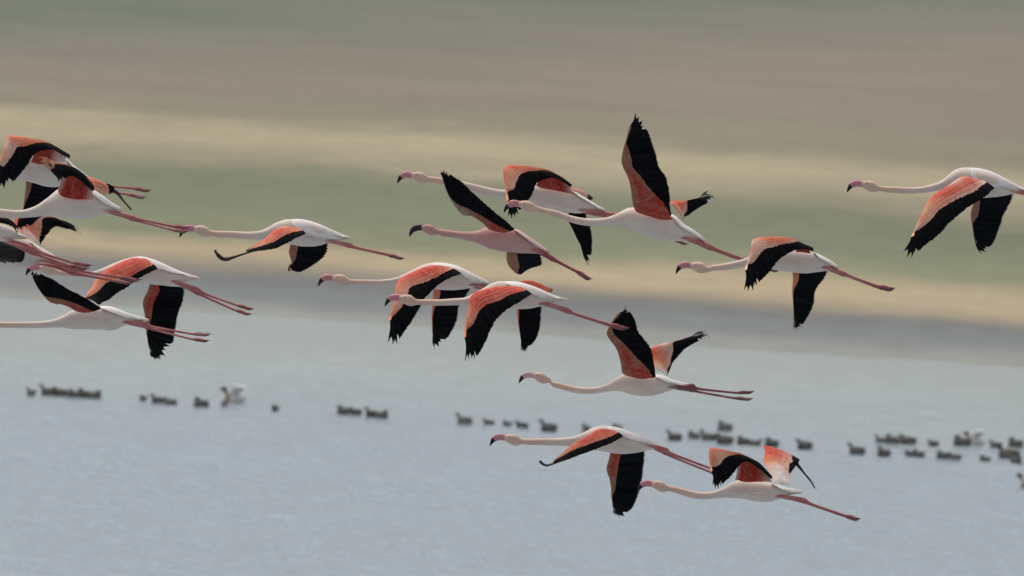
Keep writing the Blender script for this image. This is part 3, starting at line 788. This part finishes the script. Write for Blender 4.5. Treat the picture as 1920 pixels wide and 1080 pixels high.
# --- L
flamingo(59.9, 'i', (124, 658, 1.03, 0.05),
  [(300,686,728),(360,698,742),(430,722,768),(500,742,790),(570,753,803),(640,755,808),(720,745,806),(780,720,808),(830,695,820),(870,682,838),(950,690,868),(1030,700,892),(1100,712,905),(1170,738,907),(1230,795,907),(1290,832,904),(1340,868,908),(1385,908,920)],
  [((1130,865,5.5),(1210,880,5.5),(1300,902,5.5),(1400,942,5.6),(1470,970,3.4),(1740,1068,2.6),(1893,1105)),((1130,870,5.5),(1210,888,5.5),(1300,910,5.2),(1400,950,5),(1470,980,3.2),(1740,1078,2.6),(1885,1112))],
  [patch([(1010,735,1160,762,.96,'DDD'),(915,712,1142,690,.9,'DDD'),(885,640,1135,600,.7,'TDD'),(875,560,1125,520,.47,'TDT'),(855,480,1105,462,.36,'TDT'),(820,405,1065,405,.27,'TTT'),(811,355,1050,330,.27,'TTT'),(825,280,1027,262,.15,'TTT'),(838,240,1005,200,.01),(850,200,985,150,0),(860,168,955,93,0),(868,145,928,66,0),(873,125,904,43,0)],-.09,-.5,.02,hand=.72)],
  [patch([(1140,650,1240,800,.95,'OPW'),(1145,640,1235,750,.9,'ROP'),(1195,635,1262,735,.68,'ROP'),(1248,632,1295,712,.05),(1295,624,1345,678,0),(1335,616,1395,652,0),(1350,612,1448,619,0),(1348,611,1428,602,0),(1345,611,1404,566,0)],.1,.5,.03,hand=.6)],
  'flamingo above the centre with its black wing raised highest of all')

# --- M
flamingo(57.9, 'j', (160, 304, 1, 0),
  [(340,300,348),(400,292,344),(470,278,338),(540,262,328),(620,240,314),(700,200,308),(780,165,325),(880,155,342),(980,160,356),(1090,172,366),(1180,192,362),(1260,230,352),(1330,268,342),(1400,318,332)],
  [((1210,308,5.5),(1270,318,5.5),(1340,335,5),(1430,368,5),(1500,395,3.3),(1715,475,2.9),(1872,498)),((1210,312,5.5),(1270,324,5),(1340,342,5),(1430,375,4.6),(1500,402,3.2),(1715,485,2.8),(1860,512))],
  [patch([(1150,150,1184,184,0,'PPP'),(1070,112,1110,168,.08,'PPP'),(990,76,1030,178,.45,'ROP'),(880,64,955,215,.47,'ROS'),(780,66,905,250,.5,'ROP'),(700,76,872,285,.45,'OPP'),(666,110,842,330,.42,'PPP'),(660,170,795,385,.35,'OPP'),(640,235,748,425,.28,'PPP'),(626,292,714,470,.03),(622,310,680,513,0),(620,325,636,516,0),(616,340,604,506,0)],-.13,-.52,-.06,hand=.7),
   patch([(1035,178,1045,160,1,'DDD'),(1100,186,1100,160,1,'DDD'),(1165,194,1150,172,1,'DDD')],-.105,-.105,-.03,thick=.003)],
  [patch([(1008,330,1312,335,.17,'OOO'),(1012,425,1288,400,.15,'OOO'),(1006,500,1208,505,.06,'OOO'),(1010,580,1192,620,0),(1015,650,1160,700,0),(1020,710,1112,775,0),(1024,740,1088,820,0),(1026,755,1062,846,0),(1028,765,1034,856,0)],.08,.45,.03,hand=.66)],
  'flamingo on the right before the tan shore, far black wing hanging straight down')

# --- N
flamingo(60.3, 'k', (208, 256, 1, 0.02),
  [(470,280,345),(550,281,351),(640,286,356),(730,290,358),(820,285,350),(920,262,340),(1000,240,328),(1080,195,325),(1150,135,330),(1220,93,336),(1300,80,350),(1400,88,375),(1500,108,390),(1600,140,392),(1700,190,380),(1780,235,362),(1850,272,347),(1920,300,336),(1990,325,332)],
  [((1740,320,5.5),(1840,335,5),(1920,348,4.6),(2020,372,4.4),(2100,395,3),(2420,470,2.7),(2600,500)),((1740,325,5.5),(1840,342,5),(1920,355,4.6),(2020,380,4.2),(2100,405,3),(2420,485,2.7),(2590,520))],
  [patch([(1440,215,1605,300,.5,'PPW'),(1290,172,1515,385,.66,'ORP'),(1190,218,1425,440,.66,'PRP'),(1080,298,1315,515,.58,'RRP'),(960,370,1215,600,.52,'ROS'),(900,440,1135,665,.47,'OSS'),(865,520,1062,750,.44,'SSP'),(820,600,972,835,.38,'OSP'),(780,690,880,900,.25,'SPP'),(752,765,800,975,0),(745,790,730,1037,0),(738,800,680,1028,0),(730,810,643,970,0)],-.10,-.6,-.08,hand=.72)],
  [patch([(1420,400,1822,345,.08,'TTT'),(1378,480,1790,440,.16,'TTT'),(1355,580,1708,590,.2,'TTT'),(1366,665,1685,680,.03),(1378,740,1655,750,0),(1388,800,1612,860,0),(1398,830,1570,922,0),(1405,845,1520,982,0),(1407,855,1468,994,0),(1405,860,1445,950,0)],.08,.45,.03,hand=.62)],
  'flamingo furthest right with white back, legs cut off by the picture edge')

# --- O
flamingo(62.0, 'l', (165, 588, .95, 0.09),
  [(310,634,672),(370,645,692),(440,662,712),(520,678,727),(600,681,728),(680,668,722),(750,640,710),(800,605,708),(860,575,716),(920,568,738),(1000,570,745),(1080,578,742),(1150,592,725),(1220,622,702),(1290,642,690),(1370,662,680)],
  [((1150,668,5),(1230,676,5.5),(1300,680,5.5),(1380,672,5.6),(1440,692,3),(1720,722,2.6),(1858,712)),((1150,675,5),(1230,684,5.5),(1300,690,5),(1385,698,5),(1440,716,3),(1700,762,2.6),(1852,768))],
  [patch([(930,600,1100,598,.85,'DDD'),(850,575,1094,530,.8,'TDD'),(832,490,1082,445,.55,'TDT'),(802,390,1058,365,.36,'TDT'),(760,330,1008,302,.32,'TTT'),(726,275,968,250,.24,'TTT'),(734,235,955,200,.14,'TTT'),(758,190,940,155,.02),(782,158,920,122,0),(800,138,902,98,0),(815,122,886,82,0),(828,108,868,63,0)],-.09,-.5,.02,hand=.78)],
  [patch([(1078,540,1200,600,.97,'PWW'),(1066,460,1200,572,.88,'OSP'),(1066,380,1228,500,.88,'ROP'),(1150,345,1268,450,.62,'PPP'),(1210,335,1312,400,.15,'PPP'),(1265,322,1355,368,0),(1330,304,1412,335,0),(1370,292,1465,314,0),(1385,288,1514,290,0),(1383,286,1503,270,0),(1380,284,1482,249,0)],.1,.5,.03,hand=.62)],
  'flamingo over pale water with both wings raised, dark purple legs, very pale pink bill', pinkc=(.70, .45, .45), legcol=(.25, .095, .11))

# --- P
flamingo(61.8, 'm', (202, 174, 1, 0.0),
  [(400,180,232),(480,179,233),(560,180,236),(640,176,238),(720,168,242),(790,150,252),(860,118,262),(930,88,275),(990,78,286),(1060,88,298),(1130,105,304),(1200,132,302),(1280,165,290),(1340,192,276),(1400,226,266),(1450,248,262)],
  [((1290,225,5.5),(1370,240,6),(1430,255,6),(1490,278,5.6),(1550,308,3.2),(1840,418,2.7),(1925,436)),((1290,235,5.5),(1370,252,5.5),(1430,270,5.5),(1490,295,5),(1550,330,3.2),(1835,446,2.7),(1915,462))],
  [patch([(1030,115,1142,165,.68,'RRO'),(950,104,1055,215,.7,'RRO'),(880,145,965,252,.64,'RRO'),(795,192,865,288,.6,'RRO'),(722,240,775,322,.52,'OOO'),(660,300,695,352,.45,'OOS'),(612,350,625,374,.4,'SSS'),(588,372,592,385,.3,'SSS')],-.10,-.66,-.10,hand=1.0,nf=22),
   patch([(605,362,600,383,1,'SSK'),(575,376,568,394,1,'KKK'),(540,386,535,404,1,'KKK'),(505,380,500,394,1),(470,364,473,370,1)],-.64,-.8,-.01,thick=.004)],
  [patch([(1045,280,1325,268,.32,'TDD'),(1030,350,1320,340,.28,'TDD'),(1012,430,1312,430,.29,'TDT'),(1035,500,1300,510,.2,'TTT'),(1048,580,1282,600,.13,'TTT'),(1050,640,1264,650,.03),(1058,690,1225,732,0),(1065,715,1162,808,0),(1068,725,1122,812,0),(1072,735,1084,796,0)],.08,.42,.03,hand=.68)],
  'low flamingo before the ducks, thin red wing, black far wing touching a lower bill')

# --- Q
flamingo(59.5, 'n', (142, 374, .98, 0.05),
  [(330,396,446),(390,408,465),(450,424,485),(520,438,495),(580,438,495),(640,428,490),(700,405,485),(760,370,485),(830,345,490),(920,345,505),(1000,352,516),(1080,365,516),(1140,388,500),(1200,405,478),(1270,418,458),(1350,438,445)],
  [((1090,470,5),(1150,470,5),(1230,480,4.8),(1355,505,5),(1420,535,3),(1680,625,2.7),(1808,655)),((1090,475,5),(1150,476,5),(1230,486,4.6),(1355,512,4.6),(1420,542,3),(1680,632,2.7),(1798,665))],
  [patch([(1075,300,1093,336,0,'KKK'),(1000,215,1025,275,0),(920,170,950,220,.03,'OOO'),(850,140,885,195,.1,'OOO'),(760,112,840,225,.35,'OOO'),(680,90,808,262,.42,'OSS'),(610,83,782,300,.5,'OSP'),(593,120,748,335,.5,'SOP'),(597,190,714,365,.3,'SOP'),(607,235,692,385,.03),(610,250,670,410,0),(612,262,643,407,0),(614,275,622,380,0)],-.13,-.5,-.05,hand=.7),
   patch([(803,340,818,235,1,'PPP'),(835,345,860,200,1,'DDD'),(885,358,900,190,1,'DDD'),(1000,355,985,240,1,'DDD'),(1105,355,1080,315,1,'PPP')],-.105,-.105,-.04,thick=.004)],
  [patch([(1110,375,1245,392,1,'WWW'),(1065,255,1240,310,.97,'PWP'),(1030,190,1275,255,.80,'OSP'),(1045,125,1305,215,.80,'RRP'),(1030,66,1322,178,.74,'RRS')],.08,.4,.03,hand=1.0,nf=10),
   patch([(1280,190,1290,225,1,'KKK'),(1320,235,1318,255,1),(1360,282,1354,296,1),(1405,335,1398,348,1),(1442,398,1436,404,1)],.36,.55,0,thick=.003)],
  'lowest flamingo, at the lower right, pink far wing raised with thin black drooping tip')

# ------------------------------------------------------------------ ducks on the lake
def duck_mesh(pal, pose, rng):
    """local metres, head towards -x, waterline z=0"""
    body, headc, billc, wingc, breast = pal
    mb = MB(); n = 14
    rows = [(-.19, .02, .13, .03), (-.175, -.02, .165, .065), (-.13, -.04, .20, .09), (-.05, -.05, .215, .105), (.05, -.05, .205, .105), (.13, -.03, .185, .085), (.19, .01, .14, .055), (.235, .04, .10, .02)]
    A = crom(rows, 26); rings = []; cols = []
    for r in A:
        zc, h = (r[1]+r[2])/2, max(.005, (r[2]-r[1])/2)
        rings.append([Vector((r[0], r[3]*math.sin(2*math.pi*k/n), zc+h*math.cos(2*math.pi*k/n))) for k in range(n)])
        cols.append(breast if -.14 < r[0] < -.07 else (body if r[0] < .19 else lerp(body, (.05, .045, .04), .6)))
    loft(mb, rings, cols)
    nk = {'up': [(-.13, .12, .05), (-.155, .18, .038), (-.165, .225, .038), (-.178, .252, .043), (-.205, .264, .043), (-.232, .256, .03), (-.25, .25, .016)],
          'low': [(-.11, .13, .06), (-.14, .17, .05), (-.16, .2, .045), (-.18, .218, .045), (-.205, .222, .042), (-.23, .214, .03), (-.248, .208, .016)],
          'tuck': [(-.06, .15, .06), (-.07, .19, .05), (-.08, .22, .045), (-.10, .232, .045), (-.125, .23, .04), (-.15, .22, .03), (-.166, .213, .016)]}[pose if pose != 'fly' else 'up']
    B = crom([(a, 0, b, c) for a, b, c in nk], 22)
    tube(mb, [Vector((b[0], 0, b[2])) for b in B], [b[3] for b in B], [lerp(body, headc, min(1, i/7)) for i in range(22)], 12, up=(0, 1, 0))
    ex, ez = nk[-1][0], nk[-1][1]
    bl = MB()
    tube(bl, [Vector((ex+.006, 0, ez)), Vector((ex-.02, 0, ez-.004)), Vector((ex-.045, 0, ez-.012)), Vector((ex-.056, 0, ez-.016))], [.014, .0125, .011, .005], [billc]*4, 8, up=(0, 1, 0), flat=1.2)
    wg = []
    for sg in (-1, 1):
        w_ = MB()
        if pose == 'fly':
            rr = [(-.08, .03, 0), (-.06, .0, .15), (-.02, .03, .30), (.06, .10, .42)]
            pts = crom([(-.09, .08*sg, .13, .11, .08*sg, .13), (-.05, .13*sg, .25, .15, .12*sg, .23), (.02, .22*sg, .33, .22, .20*sg, .30), (.16, .30*sg, .33, .24, .29*sg, .31)], 13)
            ids = []
            for i, p in enumerate(pts):
                row = []
                for side in (0, 1):
                    for j in range(5):
                        v = j/4; t_ = .012*math.sin(math.pi*v)*(1-i/16)*(1 if side else -1)
                        q = Vector(p[:3]).lerp(Vector(p[3:6]), v)+Vector((0, t_, t_*.3))
                        row.append(w_.add(q, lerp(wingc, (.03, .03, .03), min(1, v*1.1)*(.35 if wingc[0] > .5 else 1))))
                ids.append(row)
            for i in range(12):
                for o_ in (0, 5):
                    for j in range(4):
                        w_.f.append((ids[i][o_+j], ids[i+1][o_+j], ids[i+1][o_+j+1], ids[i][o_+j+1]))
        else:
            W = crom([(-.12, .12, .03), (-.05, .135, .058), (.06, .14, .058), (.15, .145, .040), (.235, .155, .008)], 18)
            rings = []
            for q in W:
                rings.append([Vector((q[0], sg*(.070+.026*(1-abs(q[0]-.02)/.3))+sg*.016*math.sin(2*math.pi*k/10), q[1]+q[2]*math.cos(2*math.pi*k/10))) for k in range(10)])
            loft(w_, rings, [lerp(wingc, (.035, .033, .03), max(0, (i-10)/8)) for i in range(18)])
        wg.append(w_)
    return mb, bl, wg

DP = dict(
    brown=((.15, .147, .14), (.06, .054, .05), (.06, .06, .065), (.18, .165, .145), (.13, .115, .10)),
    grey=((.28, .28, .275), (.12, .115, .11), (.06, .06, .07), (.22, .22, .21), (.12, .11, .10)),
    dark=((.10, .097, .094), (.06, .056, .056), (.07, .07, .07), (.17, .16, .15), (.11, .10, .095)),
    shel=((.88, .86, .83), (.015, .03, .022), (.45, .04, .03), (.85, .84, .82), (.34, .13, .05)))
protos = {}
def proto(kind, pose):
    if (kind, pose) not in protos:
        rng = random.Random(len(protos)); b, l, w2 = duck_mesh(DP[kind], pose, rng)
        mat = M_DUCKW if kind == 'shel' else M_DUCK
        def mk(mb, name, mt):
            o = mb.build(name, mt); me = o.data; bpy.data.objects.remove(o); return me
        protos[(kind, pose)] = (mk(b, 'duck_body', mat), mk(l, 'duck_bill', M_BILL), mk(w2[0], 'duck_wing', mat), mk(w2[1], 'duck_wing', mat))
    return protos[(kind, pose)]

# x, y of the waterline in the photo, length px, kind, pose, yaw deg (0 faces left), label
G1 = 'swimming ducks scattered over the lake'
ducks = [
 (58,741,26,'grey','up',50,'duck at the far left end of the left row, neck stretched up'),
 (90,741,34,'brown','up',10,'brown duck with head up, second from the left end of the left row'),
 (113,742,32,'dark','low',-5,'dark duck close behind the head-up brown one in the left row'),
 (138,745,30,'brown','low',15,'brown duck in the middle of the left row, just after the small gap'),
 (157,745,32,'dark','tuck',0,'dark low duck second from the right end of the left row'),
 (178,747,30,'brown','low',170,'brown duck at the right end of the left row'),
 (268,752,22,'brown','tuck',60,'small brown duck left of a pair, under the legs of the left flamingos'),
 (295,756,30,'dark','up',20,'dark duck with raised head, left of its pale-flanked partner'),
 (319,759,28,'grey','low',10,'grey pale-flanked duck right behind the raised-head one'),
 (376,763,34,'dark','low',0,'lone dark duck just left of the white shelduck'),
 (437,755,54,'shel','fly',0,'white duck with brown breast and dark head, wings lifted, on the left half'),
 (420,763,22,'grey','tuck',70,'grey duck in front of the left white duck\'s breast'),
 (516,770,22,'brown','low',60,'single small duck between the left white duck and the centre pairs'),
 (643,776,30,'brown','low',0,'left duck of the pair at the left of centre'),
 (667,777,26,'dark','low',5,'right duck of the pair left of centre'),
 (697,782,32,'dark','up',30,'dark duck left of its golden-brown neighbour, left of centre'),
 (716,784,30,'brown','tuck',175,'golden-brown duck facing right beside a dark one'),
 (870,795,34,'grey','up',0,'duck with head up facing left, first of the centre row'),
 (916,797,24,'dark','low',10,'small dark duck second in the centre row'),
 (950,800,24,'grey','low',40,'faint grey duck above the bill of the low flamingo'),
 (978,803,28,'dark','low',0,'dark duck just right of the faint grey one in the centre row'),
 (1028,808,36,'brown','up',0,'brown duck with streaked back, near the end of the centre row'),
 (1098,807,26,'grey','up',60,'grey duck partly hidden by the low flamingo\'s neck'),
 (1156,806,22,'grey','tuck',30,'grey duck almost hidden behind the low flamingo\'s back'),
 (1264,825,32,'dark','up',-5,'dark duck with raised head starting the row right of the low flamingo'),
 (1300,823,30,'grey','low',20,'soft grey-brown duck second in the dense right-centre row'),
 (1328,826,34,'brown','up',0,'duck holding its neck upright in the dense row'),
 (1358,807,34,'grey','low',5,'faint grey duck set back above the dense row'),
 (1358,832,38,'brown','low',10,'brown round duck directly below the set-back grey one'),
 (1393,833,30,'dark','low',0,'dark duck in the dense row right of the round brown one'),
 (1416,836,28,'grey','low',175,'grey duck last but one in the dense row'),
 (1446,837,32,'dark','low',0,'dark duck just above the raised pink wing of the lowest flamingo'),
 (1508,841,34,'dark','low',0,'lone dark duck right of the dense row'),
 (1606,852,36,'brown','up',-5,'brown pale-bellied duck, leftmost of the right-hand ducks'),
 (1652,831,28,'grey','up',10,'bluish grey duck at the left of the upper right trio'),
 (1672,832,34,'brown','tuck',0,'brown duck in the middle of the upper right trio'),
 (1702,833,36,'brown','low',5,'brown duck at the right of the upper right trio'),
 (1656,854,30,'dark','low',0,'dark duck swimming below the upper right trio'),
 (1706,856,24,'dark','low',30,'left duck of the close pair in the lower right row'),
 (1721,857,28,'brown','tuck',0,'right duck of the close pair in the lower right row'),
 (1750,836,24,'dark','low',10,'small single duck between the trio and the right white duck'),
 (1767,860,30,'dark','low',0,'dark duck left of a striped one in the lower right row'),
 (1790,862,28,'grey','low',15,'grey striped duck in the lower right row'),
 (1802,836,38,'dark','low',0,'dark duck in front of the white duck near the right edge'),
 (1826,834,40,'shel','fly',0,'white duck with black head and lifted wings near the right edge'),
 (1846,866,24,'dark','tuck',0,'small dark duck at the end of the lower right row'),
 (1866,839,28,'grey','low',10,'grey duck between the white duck and the right edge'),
 (1890,861,48,'brown','up',-5,'large dark-necked duck with pale brown back near the right edge'),
 (1903,838,34,'brown','tuck',0,'brown duck above the large dark-necked one by the right edge'),
 (1906,869,26,'brown','low',175,'duck just below the back of the large dark-necked one'),
 (1926,914,44,'shel','up',20,'white duck with dark head cut off by the right edge'),
]
for di, (x, y, ln, kind, pose, yaw, lab) in enumerate(ducks):
    if pose == 'low' and di % 2: pose = 'tuck'
    b, l, w1, w2 = proto(kind, pose)
    p = ground(x, y)
    o = empty('duck', (p.x, p.y, 0.0)); o.rotation_euler = (0, 0, math.radians(yaw))
    pxm = FPX/(p-CAM).dot(F)
    k = ln/pxm/.5; k = max(.8, min(1.6, k)); o.scale = (k, k, k)
    tag(o, lab, 'duck', G1)
    for nm, me in (('body', b), ('bill', l), ('wing', w1), ('wing', w2)):
        c = bpy.data.objects.new(nm, me); COL.objects.link(c); c.parent = o
